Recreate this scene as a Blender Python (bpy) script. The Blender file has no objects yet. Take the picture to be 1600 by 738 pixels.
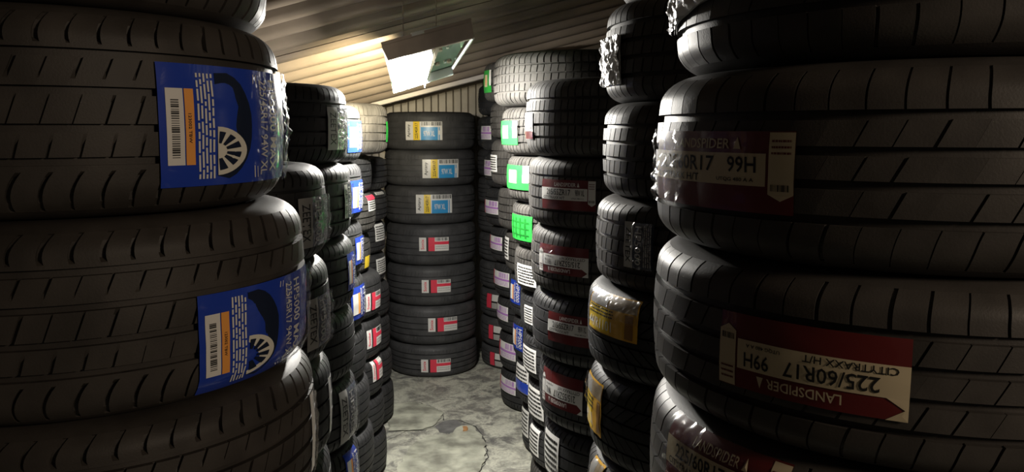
import bpy, bmesh, math, random
from mathutils import Vector, Matrix, noise
random.seed(7)
S = bpy.context.scene
COL = S.collection
# ------------------------------------------------------------------ camera
F = 1250.0; W_IMG = 1600.0; H_IMG = 738.0
PITCH = math.radians(7.5); CAMH = 1.74
ct, st = math.cos(PITCH), math.sin(PITCH)
cam = bpy.data.objects.new('camera', bpy.data.cameras.new('camera'))
COL.objects.link(cam)
cam.location = (0, 0, CAMH)
cam.rotation_euler = (math.pi/2 - PITCH, 0, 0)
cam.data.sensor_width = 36.0
cam.data.lens = F/W_IMG*36.0
cam.data.clip_start = 0.02
S.camera = cam
# ------------------------------------------------------------------ world + view
w = bpy.data.worlds.new('world'); S.world = w; w.use_nodes = True
w.node_tree.nodes['Background'].inputs[0].default_value = (1.0, 0.93, 0.82, 1)
w.node_tree.nodes['Background'].inputs[1].default_value = 0.028
S.view_settings.view_transform = 'Standard'
S.view_settings.look = 'None'
S.view_settings.gamma = 1.0
S.view_settings.use_curve_mapping = False
S.view_settings.exposure = 0.0
# assumed second lamp, weak and warm, added unseen behind the camera, to the right
ASSUMED_LAMP_W = 15.0
ld = bpy.data.lights.new('assumed_lamp', 'AREA'); ld.shape = 'DISK'; ld.size = 0.35
ld.energy = ASSUMED_LAMP_W; ld.color = (1.0, 0.80, 0.60)
lo = bpy.data.objects.new('assumed_lamp', ld); COL.objects.link(lo)
lo.location = (1.6, -0.42, 2.2)
lo.rotation_euler = (Vector((-0.25, 1.15, 1.45)) - Vector(lo.location)).to_track_quat('-Z', 'Y').to_euler()
LAMP_W = 86.0          # the flood light on the roof (its light is built with the fixture)

# ------------------------------------------------------------------ pixel helpers (photo 1600x738)
def ray(px, py):
    u = px - W_IMG/2; v = H_IMG/2 - py
    return Vector((u, v*st + F*ct, v*ct - F*st))
def at_depth(px, py, D):
    r = ray(px, py); return Vector((0, 0, CAMH)) + r*(D/r.y)
def on_floor(px, py, z=0.0):
    r = ray(px, py); return Vector((0, 0, CAMH)) + r*((z - CAMH)/r.z)

# ------------------------------------------------------------------ materials
MATS = {}
def mat(name, col, rough=0.6, spec=0.5, metal=0.0, noise_amt=0.0, scale=20.0, bump=0.0, bscale=200.0,
        col2=None, alpha=1.0, emit=None, estr=0.0, coat=0.0):
    if name in MATS: return MATS[name]
    m = bpy.data.materials.new(name); m.use_nodes = True
    nt = m.node_tree; b = nt.nodes['Principled BSDF']
    b.inputs['Base Color'].default_value = (*col, 1)
    b.inputs['Roughness'].default_value = rough
    b.inputs['Specular IOR Level'].default_value = spec
    b.inputs['Metallic'].default_value = metal
    b.inputs['Alpha'].default_value = alpha
    b.inputs['Coat Weight'].default_value = coat
    if emit:
        b.inputs['Emission Color'].default_value = (*emit, 1); b.inputs['Emission Strength'].default_value = estr
    tc = nt.nodes.new('ShaderNodeTexCoord')
    if noise_amt > 0 or col2:
        n = nt.nodes.new('ShaderNodeTexNoise'); n.inputs['Scale'].default_value = scale; n.inputs['Detail'].default_value = 6
        nt.links.new(tc.outputs['Object'], n.inputs['Vector'])
        cr = nt.nodes.new('ShaderNodeValToRGB')
        c2 = col2 or tuple(min(1, c*(1+noise_amt)) for c in col)
        c1 = col if col2 else tuple(c*(1-noise_amt) for c in col)
        cr.color_ramp.elements[0].position = 0.35; cr.color_ramp.elements[0].color = (*c1, 1)
        cr.color_ramp.elements[1].position = 0.68; cr.color_ramp.elements[1].color = (*c2, 1)
        nt.links.new(n.outputs['Fac'], cr.inputs['Fac']); nt.links.new(cr.outputs['Color'], b.inputs['Base Color'])
    if bump > 0:
        n2 = nt.nodes.new('ShaderNodeTexNoise'); n2.inputs['Scale'].default_value = bscale; n2.inputs['Detail'].default_value = 3
        nt.links.new(tc.outputs['Object'], n2.inputs['Vector'])
        bp = nt.nodes.new('ShaderNodeBump'); bp.inputs['Strength'].default_value = bump; bp.inputs['Distance'].default_value = 0.002
        nt.links.new(n2.outputs['Fac'], bp.inputs['Height']); nt.links.new(bp.outputs['Normal'], b.inputs['Normal'])
    MATS[name] = m
    return m
RUB = mat('rubber_warm', (0.042, 0.037, 0.033), 0.55, 0.3, noise_amt=0.25, scale=14, bump=0.1, bscale=400)
RUBD = mat('rubber_deep', (0.026, 0.026, 0.027), 0.58, 0.3, noise_amt=0.25, scale=14, bump=0.1, bscale=400)
RUBC = mat('rubber_satin', (0.060, 0.060, 0.062), 0.55, 0.4, noise_amt=0.2, scale=14, bump=0.1, bscale=400)
RUBH = mat('rubber_coal', (0.050, 0.045, 0.041), 0.5, 0.35, noise_amt=0.25, scale=14, bump=0.1, bscale=400)
RUBG = mat('rubber_dusty', (0.052, 0.049, 0.045), 0.7, 0.2, noise_amt=0.35, scale=10, bump=0.1, bscale=400)
WHITE = mat('print_white', (0.72, 0.71, 0.68), 0.35)
CREAM = mat('print_cream', (0.62, 0.53, 0.36), 0.35)
BLUE = mat('print_blue', (0.020, 0.055, 0.40), 0.22, coat=0.5)
SKY = mat('print_sky_blue', (0.04, 0.30, 0.62), 0.35)
NAVY = mat('print_navy', (0.008, 0.014, 0.035), 0.35)
MAROON = mat('print_maroon', (0.13, 0.018, 0.018), 0.3, coat=0.3)
RED = mat('print_red', (0.75, 0.05, 0.09), 0.35)
PURPLE = mat('print_purple', (0.40, 0.18, 0.50), 0.4)
ORANGE = mat('print_orange', (0.85, 0.36, 0.08), 0.4)
YELLOW = mat('print_yellow', (0.85, 0.60, 0.04), 0.35)
GOLD = mat('print_gold', (0.72, 0.40, 0.04), 0.3, coat=0.4)
GREEN = mat('print_green', (0.022, 0.34, 0.045), 0.4)
DGREEN = mat('print_dark_green', (0.01, 0.15, 0.02), 0.4)
BLACK = mat('print_black', (0.012, 0.012, 0.012), 0.5)
GREY = mat('print_grey', (0.42, 0.41, 0.39), 0.4)
ALLOY = mat('print_alloy', (0.70, 0.68, 0.60), 0.35)
def film_material():
    m = bpy.data.materials.new('clear_film'); m.use_nodes = True; nt = m.node_tree; nt.nodes.clear()
    o = nt.nodes.new('ShaderNodeOutputMaterial'); mx = nt.nodes.new('ShaderNodeMixShader'); t = nt.nodes.new('ShaderNodeBsdfTransparent')
    g = nt.nodes.new('ShaderNodeBsdfGlossy'); g.inputs['Roughness'].default_value = 0.22; g.inputs['Color'].default_value = (1, 1, 1, 1)
    mx.inputs[0].default_value = 0.16
    nt.links.new(t.outputs[0], mx.inputs[1]); nt.links.new(g.outputs[0], mx.inputs[2]); nt.links.new(mx.outputs[0], o.inputs[0])
    MATS['clear_film'] = m
    return m
FOIL = film_material()
SILVER = mat('silver_foil', (0.85, 0.85, 0.85), 0.3, 0.8, bump=0.5, bscale=80)
DFOIL = mat('dark_foil', (0.10, 0.11, 0.14), 0.18, 1.0, metal=0.3, bump=0.6, bscale=80)

# ------------------------------------------------------------------ object helpers
def link(name, me, parent=None, m=None):
    o = bpy.data.objects.new(name, me); COL.objects.link(o)
    if m is not None and me is not None and not me.materials: me.materials.append(m)
    if parent: o.parent = parent
    return o
def mesh(name, V, Fc, m=None, smooth=None):
    me = bpy.data.meshes.new(name); me.from_pydata([tuple(v) for v in V], [], Fc); me.update()
    if m: me.materials.append(m)
    if smooth is not None:
        me.polygons.foreach_set('use_smooth', [True]*len(me.polygons))
        me.set_sharp_from_angle(angle=math.radians(smooth))
    return me
def tag(o, label=None, cat=None, group=None, kind=None):
    if label: o['label'] = label
    if cat: o['category'] = cat
    if group: o['group'] = group
    if kind: o['kind'] = kind
    return o
def hexa(name, P, m, parent=None, bevel=0.0):
    """box from 8 corners: bottom 4 ccw then top 4"""
    bm = bmesh.new(); vs = [bm.verts.new(p) for p in P]
    for f in ((3,2,1,0),(4,5,6,7),(0,1,5,4),(1,2,6,5),(2,3,7,6),(3,0,4,7)): bm.faces.new([vs[i] for i in f])
    if bevel: bmesh.ops.bevel(bm, geom=list(bm.edges), offset=bevel, segments=2, affect='EDGES', profile=0.6)
    me = bpy.data.meshes.new(name); bm.to_mesh(me); bm.free()
    return link(name, me, parent, m)
def tube(name, a, b, r, m, parent=None, n=10):
    a = Vector(a); b = Vector(b); d = (b-a).normalized(); x = d.orthogonal().normalized(); y = d.cross(x)
    V = []; 
    for p in (a, b):
        for i in range(n):
            t = 2*math.pi*i/n; V.append(p + x*(r*math.cos(t)) + y*(r*math.sin(t)))
    Fc = [(i, (i+1)%n, n+(i+1)%n, n+i) for i in range(n)] + [tuple(range(n))[::-1], tuple(range(n, 2*n))]
    return link(name, mesh(name, V, Fc, m, 40), parent)

# ------------------------------------------------------------------ the setting
ROOF_X0, ROOF_D0 = -0.56, 4.66
def roof_z(X, D):
    if D > ROOF_D0: return CAMH + 0.32 + 0.255*(X - ROOF_X0)          # level bay beyond the beam
    return CAMH + 0.223 + 0.255*(X - ROOF_X0) + 0.20*(ROOF_D0 - D)
SHEET = mat('roof_sheet_metal', (0.24, 0.195, 0.15), 0.42, 0.5, metal=0.35, noise_amt=0.22, scale=3.0, bump=0.1, bscale=60)
WALLM = mat('wall_sheet_metal', (0.36, 0.33, 0.28), 0.5, 0.5, metal=0.25, noise_amt=0.2, scale=4.0)
BEAM = mat('painted_beam', (0.42, 0.38, 0.33), 0.6, noise_amt=0.12, scale=5.0)
DARKW = mat('dark_wall', (0.06, 0.055, 0.05), 0.9, noise_amt=0.3, scale=3.0)

ceiling = tag(link('ceiling', None), kind='structure')
PR = 0.14
D = ROOF_D0 - 7*8*PR - .0001; k = 0
while D < 6.5:
    per = 8; n = 12*per
    V = []; Fc = []
    for i in range(n+1):
        d = D + PR*per*i/n
        zz = 0.030*math.tanh(2.2*math.cos(2*math.pi*(d/PR)))
        for X in (-2.3, 2.6): V.append((X, d, roof_z(X, d) + zz + 0.003*(k % 2)))
    for i in range(n): Fc.append((2*i, 2*i+1, 2*i+3, 2*i+2))
    link('roof_sheet', mesh('roof_sheet', V, Fc, SHEET, 50), ceiling)
    D += PR*per; k += 1

# aisle runs slightly to the left of the camera axis
AX = Vector((-0.105, 1, 0)).normalized(); AN = Vector((AX.y, -AX.x, 0))     # along, across (to the right)
BW = Vector((-0.6, 6.42, 0))
wall_back = tag(link('wall_back', None), kind='structure')
s = -1.9; 
while s < 2.9:                                        # vertical ribbed sheets
    prof = [(0, 0), (0.022, 0), (0.034, -0.03), (0.084, -0.03), (0.096, 0), (0.118, 0)]
    V = []; Fc = []
    nper = 6; pts = []
    for q in range(nper):
        for (a, b) in prof[:-1]: pts.append((s + q*0.118 + a, b))
    pts.append((s + nper*0.118, 0))
    for (a, b) in pts:
        p = BW + AN*a + AX*b
        V.append((p.x, p.y, 0)); V.append((p.x, p.y, roof_z(p.x, p.y) + 0.03))
    for i in range(len(pts)-1): Fc.append((2*i, 2*i+2, 2*i+3, 2*i+1))
    link('wall_sheet', mesh('wall_sheet', V, Fc, WALLM), wall_back)
    s += nper*0.118
# eaves beam under the roof along the back wall
p0 = Vector((-2.3, ROOF_D0 + .03, 0)); p1 = Vector((2.6, ROOF_D0 + .03, 0))
def roof_z_low(X): return CAMH + 0.223 + 0.255*(X - ROOF_X0)
def beam_pts(p, dz0, dz1):
    q = p - Vector((0, .07, 0))
    z = roof_z_low(p.x)
    return ((p.x, p.y, z+dz0), (q.x, q.y, z+dz0), (q.x, q.y, z+dz1), (p.x, p.y, z+dz1))
    return ((p.x, p.y, roof_z(p.x, p.y)+dz0), (q.x, q.y, roof_z(q.x, q.y)+dz0), (q.x, q.y, roof_z(q.x, q.y)+dz1), (p.x, p.y, roof_z(p.x, p.y)+dz1))
a = beam_pts(p0, -0.03, 0.14); b = beam_pts(p1, -0.03, 0.14)
trim = hexa('trim_1', (a[0], a[1], b[1], b[0], a[3], a[2], b[2], b[3]), BEAM, bevel=0.006); tag(trim, kind='structure')
def side_wall(name, off):
    V = []; Fc = []
    n = 40
    for i in range(n+1):
        p = Vector((0, 0, 0)) + AN*off + AX*(-2.4 + 8.9*i/n)
        V += [(p.x, p.y, 0), (p.x, p.y, roof_z(p.x, p.y)+0.02)]
    for i in range(n): Fc.append((2*i, 2*i+2, 2*i+3, 2*i+1))
    tag(link(name, mesh(name, V, Fc, DARKW)), kind='structure')
side_wall('wall_left', -1.55); side_wall('wall_right', 1.75)

# floor: worn concrete
m = bpy.data.materials.new('worn_concrete'); m.use_nodes = True; nt = m.node_tree; N = nt.nodes; L = nt.links
b = N['Principled BSDF']; tc = N.new('ShaderNodeTexCoord')
def noise_node(scale, det, rough=0.6, dist=0.0):
    n = N.new('ShaderNodeTexNoise'); n.inputs['Scale'].default_value = scale; n.inputs['Detail'].default_value = det
    n.inputs['Roughness'].default_value = rough; n.inputs['Distortion'].default_value = dist
    L.new(tc.outputs['Object'], n.inputs['Vector']); return n
def ramp(src, stops):
    r = N.new('ShaderNodeValToRGB'); L.new(src, r.inputs['Fac'])
    while len(r.color_ramp.elements) < len(stops): r.color_ramp.elements.new(0.5)
    for e, (p, c) in zip(r.color_ramp.elements, stops): e.position = p; e.color = (*c, 1)
    return r
def mix(a, b_, fac, mode='MIX'):
    x = N.new('ShaderNodeMix'); x.data_type = 'RGBA'; x.blend_type = mode
    L.new(a, x.inputs[6]); L.new(b_, x.inputs[7])
    if isinstance(fac, float): x.inputs[0].default_value = fac
    else: L.new(fac, x.inputs[0])
    return x.outputs[2]
n1 = noise_node(1.9, 9, 0.7, 0.5); n2 = noise_node(7, 10, 0.75, 0.6); n3 = noise_node(70, 4, 0.7)
base = ramp(n1.outputs['Fac'], [(0.34, (0.13, 0.13, 0.125)), (0.52, (0.24, 0.235, 0.21)), (0.68, (0.38, 0.38, 0.32))])
spots = ramp(n2.outputs['Fac'], [(0.43, (0, 0, 0)), (0.57, (1, 1, 1))])
pale = N.new('ShaderNodeRGB'); pale.outputs[0].default_value = (0.62, 0.62, 0.52, 1)
c1 = mix(base.outputs['Color'], pale.outputs[0], spots.outputs['Color'])
fine = ramp(n3.outputs['Fac'], [(0.3, (0.72, 0.72, 0.72)), (0.7, (1.12, 1.12, 1.12))])
c2 = mix(c1, fine.outputs['Color'], 1.0, 'MULTIPLY')
L.new(c2, b.inputs['Base Color']); b.inputs['Roughness'].default_value = 0.62
bp = N.new('ShaderNodeBump'); bp.inputs['Strength'].default_value = 0.5; bp.inputs['Distance'].default_value = 0.01
L.new(n2.outputs['Fac'], bp.inputs['Height']); L.new(bp.outputs['Normal'], b.inputs['Normal'])
CONC = m
fl = mesh('floor', [(-2.4, -2.6, 0), (2.8, -2.6, 0), (2.8, 6.7, 0), (-2.4, 6.7, 0)], [(0, 1, 2, 3)], CONC)
floor = tag(link('floor', fl), kind='structure')
PATCH = mat('patch_concrete', (0.22, 0.22, 0.18), 0.75, noise_amt=0.0, scale=9, bump=0.8, bscale=40, col2=(0.58, 0.59, 0.48))
DPATCH = mat('patch_dark', (0.17, 0.17, 0.165), 0.7, noise_amt=0.25, scale=18, bump=0.5, bscale=60)
RUST = mat('rust_stain', (0.42, 0.22, 0.09), 0.8, noise_amt=0.3, scale=60)
def patch(name, pxs, th, m, jit=0.012):
    P = [on_floor(*p) for p in pxs]
    out = []
    for i, p in enumerate(P):                      # irregular broken outline
        q = P[(i+1) % len(P)]
        ns = max(2, int((q-p).length/0.035))
        for s_ in range(ns):
            t = s_/ns; r = p.lerp(q, t)
            out.append(r + Vector((random.uniform(-jit, jit), random.uniform(-jit, jit), 0)))
    bm = bmesh.new()
    f = bm.faces.new([bm.verts.new((v.x, v.y, 0.0005)) for v in out])
    if f.normal.z < 0: f.normal_flip()
    f.normal_update()
    r = bmesh.ops.inset_region(bm, faces=[f], thickness=0.008)
    for v in f.verts: v.co.z = th
    me = bpy.data.meshes.new(name); bm.to_mesh(me); bm.free()
    return link(name, me, floor, m)
patch('concrete_patch', [(613,632),(652,630),(676,638),(690,645),(691,655),(676,667),(660,673),(606,676)], 0.007, PATCH)
patch('concrete_patch', [(700,682),(722,667),(741,668),(757,692),(760,714),(748,738),(735,752),(650,752),(618,742),(640,700),(668,684)], 0.009, PATCH)
patch('concrete_patch', [(678,668),(693,659),(713,657),(720,665),(701,679),(688,677)], 0.002, DPATCH, 0.006)
patch('rust_spot', [(722,669),(730,669),(731,676),(724,677)], 0.0105, RUST, 0.004)
CRK = mat('crack_dark', (0.05, 0.05, 0.045), 0.9)
def crack(pxs, wd):
    P = [on_floor(*p) for p in pxs]; pts = []
    for i in range(len(P)-1):
        for s_ in range(6):
            r = P[i].lerp(P[i+1], s_/6); pts.append(r + Vector((random.uniform(-.006, .006), random.uniform(-.006, .006), 0)))
    pts.append(P[-1])
    V = []; Fc = []
    for i, p in enumerate(pts):
        d = (pts[min(i+1, len(pts)-1)] - pts[max(i-1, 0)]).normalized(); nrm = Vector((-d.y, d.x, 0))
        ww = wd*random.uniform(.4, 1.2)*(0.3 if i in (0, len(pts)-1) else 1)
        V += [p + nrm*ww + Vector((0, 0, .0012)), p - nrm*ww + Vector((0, 0, .0012))]
    for i in range(len(pts)-1): Fc.append((2*i, 2*i+1, 2*i+3, 2*i+2))
    link('floor_crack', mesh('floor_crack', V, Fc, CRK), floor)
crack([(652,629),(677,637),(691,644),(694,658),(716,657),(743,667),(760,694),(762,716),(750,738)], 0.004)
crack([(620,672),(660,674),(680,668)], 0.003)
crack([(604,690),(640,672)], 0.002)

# ------------------------------------------------------------------ tyres
def drop(t, R):
    t = abs(t); d = 0.006*min(t, .8)**2/.64
    if t > 0.68:
        s_ = min(1.0, (t-0.68)/0.32); d += 0.052*(1 - math.sqrt(max(0, 1 - s_*s_)))
    return d*R/0.32
GD = 0.0085
def rib_mesh(name, R, hw, t0, t1, mm, n, gap, slant, curve, mask, depth, m, bend=0.0):
    V = []; Fc = []
    cols = []
    for i in range(n):
        jt = random.uniform(-.06, .06)
        for (fa, dn) in ((0.0, 0), (0.5*(1-gap), 0), (1-gap, 0), (1-gap, 1), (1.0, 1)): cols.append((i+fa+(jt if fa not in (0.0, 1.0) else 0), dn))
    rows = mm + 2
    for (a, dn) in cols:
        for j in range(-1, mm+1):
            jj = min(max(j, 0), mm-1); s_ = jj/(mm-1); t = t0 + (t1-t0)*s_
            r = R - drop(t, R)
            if j != jj: r -= GD*0.95
            elif dn:
                k = 1.0 if mask[0] <= s_ <= mask[1] else 0.0
                r -= depth*k + 0.00005
            ang = 2*math.pi*(a + slant*s_ + curve*s_*(1-s_)*4 + bend*abs(s_-.5)*2)/n
            V.append((r*math.cos(ang), r*math.sin(ang), t*hw))
    nc = len(cols)
    for c in range(nc):
        d = (c+1) % nc
        for j in range(rows-1): Fc.append((c*rows+j, d*rows+j, d*rows+j+1, c*rows+j+1))
    return mesh(name, V, Fc, m, 38)
def carcass_mesh(R, hw, m):
    Rb = R*0.675
    P = []
    for t in (0, .2, .4, .6, .72, .82, .885): P.append((t*hw, R - drop(t, R) - GD*(1 if t < .8 else .5)))
    for t in (.90, .93, .96, .985, 1.0): P.append((t*hw, R - drop(t, R)))
    P += [(.995*hw, R-.072), (.975*hw, R-.078), (.972*hw, R-.082), (.95*hw, R-.088), (.90*hw, Rb+.012), (.86*hw, Rb+.006), (.82*hw, Rb), (.74*hw, Rb+.001),
          (.73*hw, Rb+.012), (.86*hw, R-.062), (.82*hw, R-.036), (.6*hw, R-.022), (.3*hw, R-.019), (0, R-.018)]
    full = P + [(-z, r) for (z, r) in P[::-1][1:-1]]
    n = 128; k = len(full); V = []; Fc = []
    for i in range(n):
        a = 2*math.pi*i/n
        for (z, r) in full: V.append((r*math.cos(a), r*math.sin(a), z))
    for i in range(n):
        d = (i+1) % n
        for j in range(k): Fc.append((i*k+j, d*k+j, d*k+(j+1) % k, i*k+(j+1) % k))
    return mesh('carcass', V, Fc, m, 32)
# rib: (t0, t1, across points, pitches, gap, slant, curve, mask, depth, bend)
TYPES = {
 'sport':  (.317, .225, RUB, [(-.90, -.58, 9, 60, .16, .30, .22, (.0, .75), .008, 0), (-.50, -.24, 5, 60, .11, .42, 0, (.0, .70), .006, 0),
            (-.165, .10, 5, 60, .10, .36, 0, (.25, 1), .006, 0), (.175, .405, 5, 60, .09, .25, 0, (.5, 1), .005, 0), (.48, .90, 9, 60, .15, .55, .25, (.20, 1), .008, 0)]),
 'highway':(.351, .228, RUBH, [(-.90, -.53, 9, 58, .08, .1, .05, (0, 1), .007, 0), (-.44, -.20, 5, 58, .05, .35, 0, (0, 1), .006, 0),
            (-.11, .11, 5, 58, .05, .35, 0, (0, 1), .006, 0), (.20, .44, 5, 58, .05, .35, 0, (0, 1), .006, 0), (.53, .90, 9, 58, .08, .25, .05, (0, 1), .007, 0)]),
 'siped':  (.315, .215, RUBG, [(-.90, -.52, 8, 78, .16, .12, .1, (0, 1), .009, 0), (-.45, -.20, 4, 78, .15, .15, 0, (0, 1), .008, 0),
            (-.13, .13, 4, 78, .15, .12, 0, (0, 1), .008, 0), (.20, .45, 4, 78, .15, .15, 0, (0, 1), .008, 0), (.52, .90, 8, 78, .16, .12, .1, (0, 1), .009, 0)]),
 'smooth': (.325, .265, RUBC, [(-.90, -.50, 8, 80, .06, .2, .1, (.4, 1), .003, 0), (-.44, -.18, 4, 80, .04, .3, 0, (0, .3), .003, 0),
            (-.12, .12, 4, 80, .03, 0, 0, (0, .0), .002, 0), (.18, .44, 4, 80, .04, .3, 0, (.7, 1), .003, 0), (.50, .90, 8, 80, .06, .2, .1, (0, .6), .003, 0)]),
 'blocky': (.320, .225, RUB, [(-.90, -.55, 8, 68, .13, .2, .1, (0, 1), .007, 0), (-.46, -.21, 4, 68, .14, .25, 0, (0, 1), .006, 0),
            (-.12, .12, 4, 68, .14, .2, 0, (0, 1), .006, 0), (.21, .46, 4, 68, .14, .25, 0, (0, 1), .006, 0), (.55, .90, 8, 68, .13, .2, .1, (0, 1), .007, 0)]),
 'slits':  (.318, .220, RUBD, [(-.90, -.54, 8, 72, .16, .35, .1, (0, .85), .006, 0), (-.49, -.20, 4, 72, .05, .3, 0, (0, .4), .004, 0),
            (-.15, .15, 4, 72, .04, .2, 0, (0, .3), .003, 0), (.20, .49, 4, 72, .05, .3, 0, (.6, 1), .004, 0), (.54, .90, 8, 72, .16, .35, .1, (.15, 1), .006, 0)]),
 'arrow':  (.322, .225, RUBD, [(-.90, -.52, 8, 70, .13, .8, .1, (0, 1), .007, 0), (-.47, -.16, 5, 60, .13, 1.2, 0, (0, 1), .006, 0),
            (-.11, .11, 4, 60, .10, 0, 0, (0, .0), .003, .5), (.16, .47, 5, 60, .13, -1.2, 0, (0, 1), .006, 0), (.52, .90, 8, 70, .13, -.8, .1, (0, 1), .007, 0)]),
}
PROTO = {}
def proto(kind):
    if kind not in PROTO:
        R, W, m, ribs = TYPES[kind]; hw = W/2
        parts = [('sidewall', carcass_mesh(R, hw, m))]
        for i, rb in enumerate(ribs):
            nm = 'shoulder_rib' if i in (0, len(ribs)-1) else 'tread_rib'
            parts.append((nm, rib_mesh(nm, R, hw, rb[0], rb[1], rb[2], rb[3], rb[4], rb[5], rb[6], rb[7], rb[8], m, rb[9])))
        PROTO[kind] = (R, W, parts)
    return PROTO[kind]
class Tyre: pass
def make_tyre(kind, x, y, z0, R, Wd):
    R0, W0, parts = proto(kind)
    T = Tyre(); T.x, T.y, T.z0, T.R, T.W, T.kind = x, y, z0, R, Wd, kind
    root = bpy.data.objects.new('tyre', None); COL.objects.link(root)
    root.location = (x, y, z0); root.empty_display_size = 0.1
    rz = random.uniform(0, 6.28); flip = random.random() < .5
    for nm, me in parts:
        o = bpy.data.objects.new(nm, me); COL.objects.link(o); o.parent = root
        o.location = (0, 0, Wd/2); o.scale = (R/R0, R/R0, Wd/W0)
        o.rotation_euler = (math.pi if flip else 0, 0, rz)
    T.root = root; T.rel = R/R0
    return T

ORD = ['uppermost', 'second', 'third', 'fourth', 'fifth', 'sixth', 'seventh', 'eighth', 'ninth', 'tenth', 'eleventh', 'twelfth', 'thirteenth']
STACKS = {}
def stack(key, side, D, R, kind, bounds, limbs, phrase, Rs={}, kinds={}, dW=0.222, Ds={}):
    """side +1: stack left of the aisle (its right limb shows); -1: right of the aisle"""
    geo = []
    for i, lx in enumerate(limbs):
        r = ray(lx, 369 if not bounds[i] else bounds[i])
        tn = r.x/r.y; a = math.atan(tn); Ri = Rs.get(i, R); Di = Ds.get(i, D)
        X = Di*tn - side*Ri/math.cos(a)
        tD = (X*math.sin(a) + Di*math.cos(a))*math.cos(a)
        geo.append((X, Di, Ri, tD))
    zs = []
    for i, py in enumerate(bounds):
        if py is None: zs.append(None); continue
        g = geo[min(i, len(geo)-1)]; r = ray(limbs[min(i, len(limbs)-1)], py)
        zs.append(CAMH + r.z/r.y*g[3])
    if zs[0] is None: zs[0] = zs[1] + dW
    if zs[-1] is None: zs[-1] = zs[-2] - dW
    if zs[-1] < 0.13: zs[-1] = 0.0
    rem = zs[-1]; n = int(round(rem/dW)) if rem > 0.01 else 0
    zz = zs[-1]
    for q in range(n):
        zs.append(rem*(n-1-q)/n); geo.append(geo[-1])
    out = []
    for i in range(len(geo)):
        X, Di, Ri, _ = geo[i]
        jx = 0 if i < len(limbs) else random.uniform(-.008, .008)
        kd = kinds.get(i, kind)
        T = make_tyre(kd, X+jx, Di, zs[i+1], Ri, zs[i]-zs[i+1])
        T.phrase = phrase; T.idx = i; T.sticker = None; T.key = key
        out.append(T)
    STACKS[key] = out
    print(key, 'x%.2f' % out[0].x, 'n', len(out), 'W', ['%.3f' % t.W for t in out], 'z', '%.2f' % (zs[0]))
stack('L1', 1, 1.20, .317, 'sport', [None, 56, 309, 545, None], [433, 435, 473, 490], 'nearest stack on the left')
stack('L2', 1, 1.90, .318, 'slits', [255, 397, 548, 690], [508, 513, 517], 'second stack on the left')
stack('L3', 1, 2.57, .318, 'slits', [136, 254, 366, 473, 577, 677], [541, 547, 552, 553, 556], 'third stack on the left')
stack('L4', 1, 3.24, .315, 'slits', [165, 253, 342, 424, 505, 583, 657, 730], [563, 565, 566, 569, 571, 577, 584], 'fourth stack on the left')
stack('L5', 1, 3.95, .315, 'siped', [163, 240, 300, 360, 422, 488, 549, 606, 664, 730], [605, 580, 586, 578, 595, 596, 598, 600, 604], 'fifth stack on the left',
      kinds={1: 'arrow', 5: 'slits', 6: 'slits', 7: 'slits', 8: 'slits', 4: 'slits'})
stack('L6', 1, 4.70, .315, 'slits', [245, 295, 343, 391, 437, 488, 540, 590, 650], [604, 604, 602, 602, 608, 609, 612, 615], 'sixth stack on the left')
stack('C', 1, 5.80, .325, 'smooth', [176, 233, 287, 344, 405, 465, 523, 578], [742, 742, 742, 743, 743, 744, 745], 'stack closing the aisle')
stack('RF', -1, 5.95, .325, 'smooth', [182, 232, 275, 316, 360, 403, 445, 488, 532, 577], [746, 746, 747, 747, 748, 749, 750, 751, 752], 'corner stack at the aisle end')
stack('R5', -1, 5.02, .315, 'slits', [133, 181, 236, 292, 350, 405, 458, 512, 570, 628], [747, 752, 757, 758, 766, 772, 777, 780, 782], 'sixth stack on the right')
stack('R4', -1, 4.28, .315, 'siped', [99, 160, 217, 289, 356, 421, 488, 553, 620, 690], [756, 766, 767, 778, 789, 796, 801, 806, 815], 'fifth stack on the right',
      kinds={5: 'slits', 6: 'slits', 7: 'slits', 8: 'slits'})
stack('R3', -1, 3.52, .315, 'siped', [88, 168, 241, 312, 380, 447, 511, 580, 650, 712], [771, 784, 793, 800, 804, 813, 817, 825, 827], 'fourth stack on the right',
      Rs={0: .37}, Ds={0: 3.50}, kinds={5: 'slits', 6: 'slits', 7: 'slits', 8: 'slits'})
stack('R2', -1, 2.75, .320, 'siped', [128, 243, 347, 445, 545, 643, 738], [822, 826, 830, 832, 843, 850], 'third stack on the right', kinds={3: 'slits', 4: 'slits', 5: 'slits'})
stack('R1b', -1, 1.98, .320, 'blocky', [None, 12, 162, 304, 434, 560, 690], [962, 947, 943, 932, 919, 921], 'second stack on the right',
      kinds={0: 'slits', 4: 'arrow', 5: 'arrow', 6: 'arrow'})
stack('R1', -1, 1.14, .351, 'highway', [None, 122, 368, 590, None], [1047, 1028, 1024, 1018], 'nearest stack on the right', dW=0.225)

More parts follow.
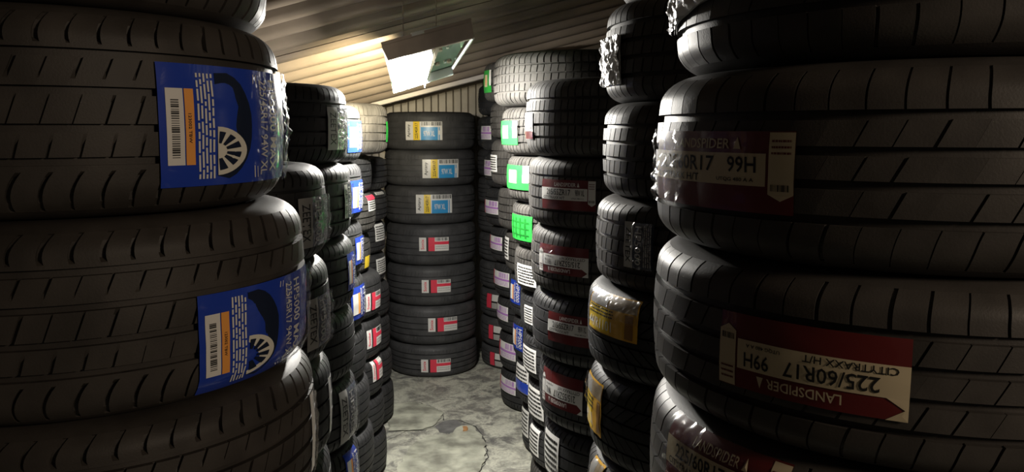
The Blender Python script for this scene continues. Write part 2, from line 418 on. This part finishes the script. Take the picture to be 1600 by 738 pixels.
# ------------------------------------------------------------------ stickers
FONT = {}
def glyphs(txt):
    """triangulated text, normalised to the unit box"""
    if txt not in FONT:
        cu = bpy.data.curves.new('t', 'FONT'); cu.body = txt; cu.resolution_u = 2; cu.offset = 0.012
        o = bpy.data.objects.new('t', cu); COL.objects.link(o)
        dg = bpy.context.evaluated_depsgraph_get(); ev = o.evaluated_get(dg)
        me = ev.to_mesh(); V = [v.co.copy() for v in me.vertices]; Fc = [tuple(p.vertices) for p in me.polygons]
        ev.to_mesh_clear(); bpy.data.objects.remove(o); bpy.data.curves.remove(cu)
        x0 = min(v.x for v in V); x1 = max(v.x for v in V); y0 = min(v.y for v in V); y1 = max(v.y for v in V)
        FONT[txt] = ([((v.x-x0)/(x1-x0), (v.y-y0)/(y1-y0)) for v in V], Fc)
    return FONT[txt]
class Sticker:
    """a sheet stuck around a tyre; u runs left to right as seen, v bottom to top"""
    def __init__(s, T, px0, px1, pyt, pyb, m, name='sticker', wob=0.0006, over=0.0, skew=0.0):
        s.T = T; s.wob = wob
        def hit(px):
            r = ray(px, (pyt+pyb)/2); dx, dy = r.x, r.y
            A = dx*dx+dy*dy; B = -2*(dx*T.x+dy*T.y); Cc = T.x**2+T.y**2-T.R**2
            dsc = B*B-4*A*Cc
            k = (-B - math.sqrt(max(dsc, 0)))/(2*A)
            return math.atan2(dy*k-T.y, dx*k-T.x), dy*k
        a0, d0 = hit(px0); a1, d1 = hit(px1)
        if a1 < a0 - math.pi: a1 += 2*math.pi
        if a0 < a1 - math.pi: a0 += 2*math.pi
        if a1 < a0: a1, a0 = max(a0, a1), min(a0, a1)
        if over > 0: a1 += over          # wraps round the far side of a right limb
        if over < 0: a0 += over
        s.a0, s.a1 = a0, a1
        s.fpx = lambda f: (hit(px0+(px1-px0)*f)[0] - a0 + (2*math.pi if hit(px0+(px1-px0)*f)[0] < a0 - math.pi else 0))/(a1-a0)
        dm = 0.5*(d0+d1)
        zt = CAMH + ray(px0, pyt).z/ray(px0, pyt).y*dm - T.z0; zb = CAMH + ray(px0, pyb).z/ray(px0, pyb).y*dm - T.z0
        s.zt = min(zt, .95*T.W); s.zb = max(zb, .05*T.W); s.skew = skew
        s.seed = random.uniform(0, 100)
        s.root = s.sheet(name, 0, 1, 0, 1, m, 0.0008, None)
        T.sticker = s
    def pt(s, u, v, off):
        T = s.T; a = s.a0 + (s.a1-s.a0)*u; z = s.zb + (s.zt-s.zb)*v + s.skew*(u-.5)
        z = min(max(z, 0.02*T.W), .98*T.W)
        r = T.R - drop((z/T.W-.5)*2, T.R) + off + 0.0008
        r += s.wob*(1+noise.noise(Vector((u*5+s.seed, v*5, 0))))
        return (r*math.cos(a), r*math.sin(a), z)
    def sheet(s, name, u0, u1, v0, v1, m, off, parent='root', crinkle=0.0, cs=14.0):
        nu = max(2, int(abs(s.a1-s.a0)*abs(u1-u0)*T_RES)+2); nv = max(2, int(10*abs(v1-v0))+2)
        if crinkle: nu = max(nu*2, 20); nv = 24
        V = []; Fc = []
        for i in range(nu+1):
            for j in range(nv+1):
                u = u0+(u1-u0)*i/nu; v = v0+(v1-v0)*j/nv
                o = off
                if crinkle: o += crinkle*(abs(noise.noise(Vector((u*cs+s.seed, v*cs*.55, 3))))*1.6 + .6*abs(noise.noise(Vector((u*cs*2.3, v*cs*1.6+s.seed, 7)))))
                V.append(s.pt(u, v, o))
        for i in range(nu):
            for j in range(nv):
                k = i*(nv+1)+j; Fc.append((k, k+nv+1, k+nv+2, k+1))
        par = s.T.root if parent is None else s.root
        return link(name, mesh(name, V, Fc, m, 60), par)
    def poly(s, name, pts, m, off):
        c = (sum(p[0] for p in pts)/len(pts), sum(p[1] for p in pts)/len(pts))
        V = [s.pt(*c, off)] + [s.pt(*p, off) for p in pts]; n = len(pts)
        return link(name, mesh(name, V, [(0, i+1, (i+1) % n+1) for i in range(n)], m), s.root)
    def text(s, txt, u0, u1, v0, v1, m, rot=0, off=0.0022, name='lettering'):
        P, Fc = glyphs(txt); V = []
        for (x, y) in P:
            if rot == 90: x, y = y, 1-x          # reads top to bottom
            elif rot == -90: x, y = 1-y, x       # reads bottom to top
            elif rot == 180: x, y = 1-x, 1-y
            V.append(s.pt(u0+(u1-u0)*x, v0+(v1-v0)*y, off))
        return link(name, mesh(name, V, Fc, m), s.root)
    def strips(s, name, rects, m, off=0.002):
        V = []; Fc = []
        for (u0, u1, v0, v1) in rects:
            n = max(1, int((u1-u0)*(s.a1-s.a0)*30)+1)
            for i in range(n):
                a = u0+(u1-u0)*i/n; b_ = u0+(u1-u0)*(i+1)/n; k = len(V)
                V += [s.pt(a, v0, off), s.pt(b_, v0, off), s.pt(b_, v1, off), s.pt(a, v1, off)]; Fc.append((k, k+1, k+2, k+3))
        return link(name, mesh(name, V, Fc, m), s.root)
T_RES = 40
def dashes(u0, u1, v0, v1, n, vertical, fill=.5):
    out = []
    for i in range(n):
        p = 0.0
        while p < .98:
            q = min(1, p + random.uniform(.04, .16))
            f0 = i/n + (1-fill)/2/n; f1 = (i+1)/n - (1-fill)/2/n
            if vertical: out.append((u0+(u1-u0)*f0, u0+(u1-u0)*f1, v0+(v1-v0)*p, v0+(v1-v0)*q))
            else: out.append((u0+(u1-u0)*p, u0+(u1-u0)*q, v0+(v1-v0)*f0, v0+(v1-v0)*f1))
            p = q + random.uniform(.015, .03)
    return out
def bars(u0, u1, v0, v1, n, vertical):
    out = []; p = 0.0
    for i in range(n):
        wd = random.choice((.3, .5, .8))/n
        if vertical: out.append((u0, u1, v0+(v1-v0)*p, v0+(v1-v0)*(p+wd)))
        else: out.append((u0+(u1-u0)*p, u0+(u1-u0)*(p+wd), v0, v1))
        p += 1/n
    return out
def st_blue_big(T, *box):
    s = Sticker(T, *box, BLUE, wob=.0012, over=.10); s.look = 'wide blue picture label'
    g = s.fpx; G = lambda rs: [(g(a), g(b_), c, d) for (a, b_, c, d) in rs]; GP = lambda ps: [(g(min(a, .995)), c) for (a, c) in ps]
    s.sheet('price_panel', g(.06), g(.205), .18, .80, WHITE, .0016); s.strips('barcode', G(bars(.10, .165, .24, .72, 26, True)), BLACK, .0021)
    s.sheet('orange_strip', g(.215), g(.29), .18, .80, ORANGE, .0017); s.text('123002 TBW', g(.24), g(.265), .36, .60, BLACK, 90)
    s.strips('small_print', G(dashes(.31, .46, .06, .93, 5, True, .5)), WHITE, .0018)
    pts = [(.475, .08)] + [(.475 + .285*abs(math.sin(t))**.7, .50 - .46*math.cos(t)) for t in [math.pi*i/14 for i in range(1, 14)]] + [(.475, .94)]
    s.poly('tyre_picture', GP(pts), NAVY, .0018)
    def ell(cu, cv, ru, rv, t0=-90, t1=90, n=18): return [(cu+ru*math.cos(math.radians(t0+(t1-t0)*i/n)), cv+rv*math.sin(math.radians(t0+(t1-t0)*i/n))) for i in range(n+1)]
    s.poly('wheel_picture', GP(ell(.475, .29, .235, .205)), ALLOY, .0022)
    for (t0, t1) in ((-86, -64), (-50, -30), (-22, -4), (10, 30), (40, 58), (70, 86)):
        s.poly('wheel_opening', GP(ell(.475, .29, .19, .165, t0, t1, 5) + ell(.475, .29, .075, .065, t1, t0, 4)), NAVY, .0025)
    s.strips('rule', G([(.785, .792, .04, .96), (.81, .815, .04, .96)]), WHITE, .0019)
    s.text('HP5000 MAX', g(.905), g(.955), .08, .93, WHITE, 90); s.text('225/45R17 94W XL', g(.83), g(.885), .06, .92, WHITE, 90)
    s.sheet('plastic_film', g(.80), 1.05, -.02, 1.02, FOIL, .004, crinkle=.006, cs=22)
    return s
def st_zeetex(T, *box, over=.06, skew=0.0, m=DFOIL):
    s = Sticker(T, *box, m, wob=.002, over=over, skew=skew); s.look = 'foil label'
    s.sheet('name_strip', 0, .32, 0, 1, GREY, .0017); s.text('ZEETEX', .07, .26, .12, .88, BLACK, 90)
    s.text('HP5000', .40, .62, .08, .92, GREY, 90); s.strips('small_print', dashes(.68, .95, .05, .95, 4, True, .3), GREY, .002)
    s.sheet('plastic_film', .30, 1.0, .0, 1, FOIL, .004, crinkle=.007, cs=18)
    return s
def st_blue_small(T, *box, over=.06):
    s = Sticker(T, *box, BLUE, wob=.001, over=over); s.look = 'small blue label'
    s.sheet('price_panel', .08, .34, .16, .80, WHITE, .0016); s.sheet('orange_strip', .34, .46, .16, .80, ORANGE, .0017)
    s.strips('small_print', dashes(.5, .62, .08, .92, 2, True, .5), WHITE, .0018)
    s.text('HP5000', .68, .96, .10, .90, WHITE, 90)
    s.sheet('plastic_film', .60, 1, 0, 1, FOIL, .003, crinkle=.005)
    return s
def st_land(T, *box, size='225/60R17', load='99H', model='CITYTRAXX H/T', turn=False, film=0, over=0.0, skew=0.0, CREAM=CREAM):
    s = Sticker(T, *box, MAROON, wob=.0008, over=over, skew=skew); s.look = 'upside-down maroon label' if turn else 'maroon and cream size label'
    R_ = (lambda u0, u1, v0, v1: (1-u1, 1-u0, 1-v1, 1-v0)) if turn else (lambda *a: a)
    ro = 180 if turn else 0
    s.sheet('size_panel', *R_(0, .875, .33, .73), CREAM, .0016); s.sheet('tear_off_panel', *R_(.888, 1, .24, .985), CREAM, .0017)
    tp = R_(.888, 1, .16, .24)
    s.poly('tear_off_point', [(tp[0], tp[3]), ((tp[0]+tp[1])/2, tp[2]), (tp[1], tp[3])] if not turn else [(tp[0], tp[2]), ((tp[0]+tp[1])/2, tp[3]), (tp[1], tp[2])], CREAM, .0017)
    if turn:
        s.poly('arrow_margin', [(.90, .27), (1, .27), (1, .14), (.985, .14)], CREAM, .0017); s.poly('arrow_margin', [(.90, 0), (.985, .14), (1, .14), (1, 0)], CREAM, .0017)
    s.text('LANDSPIDER', *R_(.30, .69, .78, .91), CREAM, ro)
    e = R_(.71, .75, .78, .93); s.poly('emblem', [(e[0], e[2]), ((e[0]+e[1])/2, e[3]), (e[1], e[2])] if not turn else [(e[0], e[3]), ((e[0]+e[1])/2, e[2]), (e[1], e[3])], CREAM, .002)
    s.text(size, *R_(.13, .60, .49, .69), BLACK, ro); s.text(load, *R_(.68, .83, .49, .69), BLACK, ro)
    s.text(model, *R_(.05, .50, .355, .45), BLACK, ro); s.text('UTQG 480 A A', *R_(.62, .82, .37, .425), BLACK, ro)
    s.strips('small_print', [R_(*q) for q in dashes(.90, .985, .70, .92, 3, False, .35)], MAROON, .002); s.strips('barcode', [R_(*q) for q in bars(.90, .985, .28, .36, 14, False)], BLACK, .002)
    if film:
        a = (-.03, .36) if film < 0 else (.70, 1.0)
        s.sheet('plastic_film', a[0], a[1], -.03, 1.03, FOIL, .004, crinkle=.007, cs=9)
    return s
def st_aisle_blue(T, *box):
    s = Sticker(T, *box, WHITE); s.look = 'white, yellow and blue label'
    s.text('Aptany', .05, .15, .15, .85, BLACK, -90); s.sheet('yellow_strip', .22, .40, 0, 1, YELLOW, .0016); s.text('225/45R17', .27, .35, .08, .92, BLACK, -90, .0025)
    s.sheet('blue_panel', .43, .88, 0, .70, SKY, .0016); s.strips('barcode', bars(.45, .98, .78, .98, 22, False), BLACK, .0018); s.strips('blue_strip', [(.905, .93, 0, .7)], SKY, .0018)
    s.text('97W XL', .5, .8, .2, .5, WHITE, 0, .0025)
    return s
def st_aisle_red(T, *box):
    s = Sticker(T, *box, WHITE); s.look = 'white and red label'
    s.text('Sonix', .06, .17, .12, .88, RED, -90)
    s.sheet('gap_strip', .24, .31, 0, 1, BLACK, .0014)
    s.sheet('red_panel', .31, .52, 0, 1, RED, .0016); s.sheet('red_band', .52, 1, .48, .70, RED, .0016)
    s.strips('barcode', bars(.54, .98, .76, .98, 20, False), BLACK, .0018); s.strips('small_print', dashes(.55, .97, .1, .42, 2, False, .4), GREY, .0018)
    return s
def st_green(T, *box, over=0.0, window=True):
    s = Sticker(T, *box, GREEN, wob=.0015, over=over); s.look = 'bright green label'
    if window:
        s.sheet('price_panel', .32, .66, .26, .80, CREAM, .0016); s.strips('barcode', bars(.40, .60, .34, .72, 14, True), ORANGE, .002)
        s.sheet('pale_edge', .84, 1, .3, 1, WHITE, .0016)
    else:
        for q in range(4): s.sheet('green_stripe', .14+.2*q, .20+.2*q, .1, .9, DGREEN, .0018)
        for q in range(3): s.sheet('green_stripe', .1, .9, .2+.25*q, .26+.25*q, DGREEN, .0022)
    return s
def st_white(T, *box, over=0.0, band=None, bm=BLUE):
    s = Sticker(T, *box, WHITE, wob=.001, over=over); s.look = 'white printed label'
    s.strips('small_print', dashes(.08, .92, .08, .92, 6, False, .5), BLACK, .0018)
    if band: s.sheet('colour_band', 0, 1, band[0], band[1], bm, .0022)
    return s
def st_purple(T, *box, over=-.05):
    s = Sticker(T, *box, WHITE, wob=.001, over=over); s.look = 'white and purple label'
    s.sheet('purple_band', .0, 1, .40, .55, PURPLE, .0016); s.sheet('red_edge', 0, .10, 0, 1, RED, .0018)
    s.strips('small_print', dashes(.15, .95, .06, .36, 3, False, .4), PURPLE, .0018); s.strips('barcode', bars(.5, .95, .6, .95, 12, False), PURPLE, .0018)
    return s
def st_red_tag(T, *box):
    s = Sticker(T, *box, BLACK); s.look = 'red and white tag'
    s.sheet('red_panel', 0, .38, 0, 1, RED, .0016); s.sheet('white_panel', .42, 1, .52, .98, WHITE, .0016); s.sheet('grey_panel', .42, 1, 0, .40, GREY, .0016)
    return s
def st_gold(T, *box, over=0.0, txt='44/R1101'):
    s = Sticker(T, *box, GOLD, wob=.002, over=over); s.look = 'crumpled golden yellow label'
    s.sheet('yellow_panel', .03, .56, .04, .66, YELLOW, .0014); s.sheet('pale_panel', .04, .50, .68, .97, GREY, .0017); s.sheet('brown_panel', .52, .98, .68, .97, mat('print_tan', (.33, .26, .17), .35), .0017)
    s.text(txt, .05, .60, .10, .36, WHITE); s.strips('small_print', dashes(.06, .62, .42, .66, 3, False, .4), BLACK, .0018); s.sheet('dark_edge', .82, .94, .05, .64, mat('print_brown', (.30, .15, .04), .4), .0017)
    s.sheet('plastic_film', 0, 1, .45, 1, FOIL, .004, crinkle=.005, cs=12)
    return s
def st_foil(T, *box, over=0.0, skew=0.0):
    s = Sticker(T, *box, SILVER, wob=.002, over=over, skew=skew); s.look = 'crumpled silver film label'
    s.sheet('plastic_film', 0, 1, 0, 1, SILVER, .003, crinkle=.008, cs=8)
    return s
K = STACKS
st_blue_big(K['L1'][1], 247, 436, 108, 285); st_blue_big(K['L1'][2], 309, 473, 438, 591)
s_ = Sticker(K['L1'][3], 486, 489.5, 615, 735, WHITE, over=.03); s_.look = 'pale label edge'; s_.sheet('plastic_film', 0, 1, 0, 1, FOIL, .003, crinkle=.004)
st_zeetex(K['L2'][0], 465, 508, 307, 384); st_zeetex(K['L2'][1], 478, 513, 462, 540); s_ = Sticker(K['L2'][2], 514, 516.5, 590, 676, WHITE, over=.02); s_.look = 'pale label edge'
st_zeetex(K['L3'][0], 511, 541, 168, 234); st_zeetex(K['L3'][1], 537, 547, 288, 340); st_blue_small(K['L3'][2], 543, 552, 395, 452); st_zeetex(K['L3'][4], 531, 556, 605, 684); st_blue_small(K['L3'][5], 541, 557, 706, 760)
for i, bx in ((0, (543, 563, 189, 238)), (1, (548, 565, 282, 332)), (2, (555, 566, 370, 412)), (3, (548, 569, 447, 497))): st_blue_small(K['L4'][i], *bx)
s_ = st_white(K['L5'][2], 575, 586, 303, 329, band=(.72, 1), bm=RED); s_.look = 'white label with red top'
s_ = Sticker(K['L5'][3], 570, 577, 400, 418, YELLOW); s_.look = 'small yellow label'
for i, bx in ((4, (571, 594, 456, 483)), (5, (573, 595, 512, 540)), (6, (582, 597, 557, 592))):
    s_ = st_aisle_red(K['L5'][i], *bx)
s_ = Sticker(K['L5'][0], 603, 605, 190, 222, GREEN, over=.1); s_.look = 'thin green label edge'
s_ = st_white(K['L6'][1], 588, 601, 296, 304); s_ = st_white(K['L6'][2], 586, 600, 350, 376); st_white(K['L6'][3], 588, 602, 403, 427)
for i, bx in ((0, (634, 691, 190, 219)), (1, (660, 716, 249, 278)), (2, (650, 706, 304, 333))): st_aisle_blue(K['C'][i], *bx)
for i, bx in ((3, (655, 701, 371, 392)), (4, (659, 704, 437, 457)), (5, (669, 714, 496, 517)), (6, (658, 704, 561, 581))): st_aisle_red(K['C'][i], *bx)
for i, bx in ((6, (761, 782, 460, 482)), (7, (764, 784, 509, 531)), (8, (766, 786, 552, 572))): st_red_tag(K['RF'][i], *bx)
for i, bx in ((1, (751, 768, 197, 218)), (2, (757, 768, 250, 274)), (3, (759, 779, 313, 334)), (4, (767, 785, 369, 390)), (5, (773, 796, 424, 446)), (6, (777, 794, 476, 498)), (7, (782, 806, 535, 560)), (8, (783, 806, 591, 612))):
    st_purple(K['R5'][i], *bx)
st_green(K['R4'][0], 757, 768, 110, 145, over=-.04); st_white(K['R4'][2], 767, 777, 242, 268); st_white(K['R4'][3], 784, 794, 372, 405) if False else None
st_white(K['R4'][4], 789, 795, 370, 404, over=-.04); st_blue_small(K['R4'][5], 798, 813, 438, 474, over=0); st_blue_small(K['R4'][6], 802, 817, 508, 546, over=0)
s_ = st_white(K['R4'][7], 807, 826, 571, 612, band=(.02, .42)); s_.look = 'white and blue label'; st_white(K['R4'][8], 816, 826, 640, 680, over=-.05)
st_green(K['R3'][1], 784, 809, 189, 226); st_green(K['R3'][2], 793, 827, 258, 295); st_green(K['R3'][3], 801, 832, 336, 375, window=False)
for i, bx in ((4, (809, 838, 414, 446)), (5, (820, 833, 478, 506)), (6, (818, 838, 542, 578)), (7, (826, 850, 606, 650)), (8, (828, 842, 668, 708))): st_white(K['R3'][i], *bx)
s_ = st_white(K['R2'][0], 822, 833, 176, 218, over=-.05, band=(.02, .3), bm=MAROON); s_.look = 'narrow white and maroon label'
st_land(K['R2'][1], 848, 931, 281, 328, size='215/55ZR17', load='98W XL', CREAM=WHITE, over=0)
st_land(K['R2'][2], 844, 920, 384, 428, size='215/55ZR17', load='98W XL', CREAM=WHITE, turn=True, film=-1)
st_land(K['R2'][3], 857, 932, 492, 538, size='215/55ZR17', load='98W XL', CREAM=WHITE)
st_land(K['R2'][4], 849, 911, 583, 636, size='215/55ZR17', load='98W XL', CREAM=WHITE, turn=True, film=-1)
st_white(K['R2'][5], 852, 873, 676, 740)
st_foil(K['R1b'][1], 947, 971, 58, 134, over=-.08); st_zeetex(K['R1b'][3], 977, 1022, 348, 420, over=0, m=NAVY)
st_gold(K['R1b'][4], 923, 998, 447, 522); st_gold(K['R1b'][5], 921, 941, 592, 672, over=-.08); st_gold(K['R1b'][6], 924, 938, 720, 800, over=-.05)
st_foil(K['R1'][0], 1052, 1135, -60, 25, over=0, skew=.03)
st_land(K['R1'][1], 1032, 1243, 205, 322, film=-1, over=-.02)
st_land(K['R1'][2], 1127, 1425, 505, 625, turn=True, film=0)
st_land(K['R1'][3], 1042, 1230, 680, 800, film=-1)

KIND_WORD = {'sport': 'wide-grooved', 'highway': 'broad-ribbed', 'siped': 'finely siped', 'smooth': 'smooth-ribbed', 'blocky': 'blocky-treaded', 'slits': 'plain black', 'arrow': 'slant-treaded'}
for key, lst in STACKS.items():
    for T in lst:
        kw = KIND_WORD[T.kind]
        pos = '%s in the %s' % (ORD[T.idx], T.phrase)
        lab = ('%s tyre with %s, %s' % (kw, T.sticker.look, pos)) if T.sticker else ('%s tyre, no label showing, %s' % (kw, pos))
        ws = lab.split()
        if len(ws) > 16: lab = 'tyre with %s, %s' % (T.sticker.look, pos)
        tag(T.root, lab, 'tyre', 'tyres in the ' + T.phrase)

# ------------------------------------------------------------------ flood light under the roof
DN, DF = 2.98, 3.32
BL = at_depth(607, 94, DN); BR = at_depth(742, 59, DN); TL = at_depth(596, 71, DN+.012); TR = at_depth(737, 33, DN+.012)
FL = at_depth(615, 145, DF); FR = at_depth(709, 116, DF)
e1 = (BR-BL).normalized(); e2 = ((FL+FR)/2-(BL+BR)/2).normalized(); up = e1.cross(e2).normalized()
if up.z < 0: up = -up
fix = link('flood_light', None); org = (BL+BR+FL+FR)/4; fix.location = org
tag(fix, 'boxy lit metal flood light hanging under the corrugated roof', 'light')
def loc(p): return p - org
HOUS = mat('lamp_housing', (0.50, 0.43, 0.36), 0.55, noise_amt=.08)
REFL = mat('lamp_reflector', (0.20, 0.30, 0.24), 0.4, 0.5)
LIP = mat('lamp_lip', (0.80, 0.86, 0.82), 0.35)
EMI = mat('lamp_glow', (1, 1, 1), 0.5, emit=(1.0, 0.97, 0.90), estr=9.0)
th = .012
def slab(name, a, b_, c, d, n, t, m, bevel=0.0):
    P = [loc(p) for p in (a, b_, c, d)]
    return hexa(name, P + [p + n*t for p in P], m, fix, bevel)
H1 = (TL-BL).length
# front panel faces the aisle
slab('front_panel', BL, BR, TR, TL, e2, th, HOUS, .003)
TLf = FL + up*H1*.75; TRf = FR + up*H1*.75
slab('top_plate', TL, TR, TRf, TLf, up, th, HOUS)
slab('back_lip', FL, FR, FR + up*.035, FL + up*.035, e2, th, LIP, .003)
slab('back_panel', FL + up*.035, FR + up*.035, TRf, TLf, e2, th, REFL)
# lamp (left half), partition and empty greenish right half
def bil(u, v, h): return BL.lerp(BR, u).lerp(FL.lerp(FR, u), v) + up*h
slab('lamp_diffuser', bil(.02, .05, .012), bil(.50, .05, .012), bil(.50, .96, .012), bil(.02, .96, .012), up, .030, EMI, .004)
slab('partition', bil(.50, .03, -.022), bil(.515, .03, -.022), bil(.505, .97, -.022), bil(.49, .97, -.022), up, .065, LIP, .002)
slab('partition', bil(.55, .03, .0), bil(.60, .03, .0), bil(.56, .97, .0), bil(.53, .97, .0), up, .045, HOUS, .002)
slab('reflector_tray', bil(.60, .03, .035), bil(.99, .03, .035), bil(.99, .97, .035), bil(.56, .97, .035), up, .006, REFL)
tube('side_rod', loc(bil(.985, .02, .004)), loc(bil(.93, .80, .004)), .006, LIP, fix)
for (u, v) in ((.70, .72), (.88, .74), (.66, .30)):
    c = bil(u, v, .035); tube('screw', loc(c), loc(c - up*.012), .010, HOUS, fix, 8)
    tube('screw', loc(c + e1*.03), loc(c + e1*.03 - up*.010), .006, LIP, fix, 8)
cm = TL.lerp(TR, .48)
slab('bracket', cm - e1*.05, cm + e1*.06, cm + e1*.06 + e2*.04, cm - e1*.05 + e2*.04, up, .018, LIP, .003)
for u in (.3, .7):                                # hangers up to the roof
    p = TL.lerp(TR, u) + e2*.30
    q = Vector((p.x, p.y, roof_z(p.x, p.y)))
    tube('hanger', loc(p), loc(q), .002, HOUS, fix)
def area(name, c, n, sx, sy, W, col):
    d = bpy.data.lights.new(name, 'AREA'); d.shape = 'RECTANGLE'; d.size = sx; d.size_y = sy; d.energy = W; d.color = col
    o = bpy.data.objects.new(name, d); COL.objects.link(o); o.parent = fix
    o.location = loc(c); o.rotation_euler = n.to_track_quat('-Z', 'Y').to_euler()
    return o
area('lamp_light', bil(.26, .5, .004), -up, .15, .30, LAMP_W*.4, (1.0, 0.965, 0.90))
d = bpy.data.lights.new('lamp_bulb', 'POINT'); d.energy = LAMP_W; d.shadow_soft_size = .022; d.color = (1.0, 0.955, 0.87)
o = bpy.data.objects.new('lamp_bulb', d); COL.objects.link(o); o.parent = fix; o.location = loc(bil(.20, .80, -.020))
d = bpy.data.lights.new('roof_boost_spot', 'SPOT'); d.energy = LAMP_W*2.2; d.spot_size = math.radians(74); d.spot_blend = 1.0; d.shadow_soft_size = .03; d.color = (1.0, 0.86, 0.56)  # added spot, no lamp of its own: brightens the roof left of the fixture
o = bpy.data.objects.new('roof_boost_spot', d); COL.objects.link(o); o.parent = fix; p = bil(-.06, .92, -.03)
o.location = loc(p); o.rotation_euler = (Vector((-.86, 4.02, 1.99)) - p).to_track_quat('-Z', 'Y').to_euler()
area('lamp_green_leak', bil(1.0, .5, .02), e1, .03, .30, LAMP_W*.004, (0.7, 1.0, 0.55))  # added area light, stands in for green light leaking out on the right
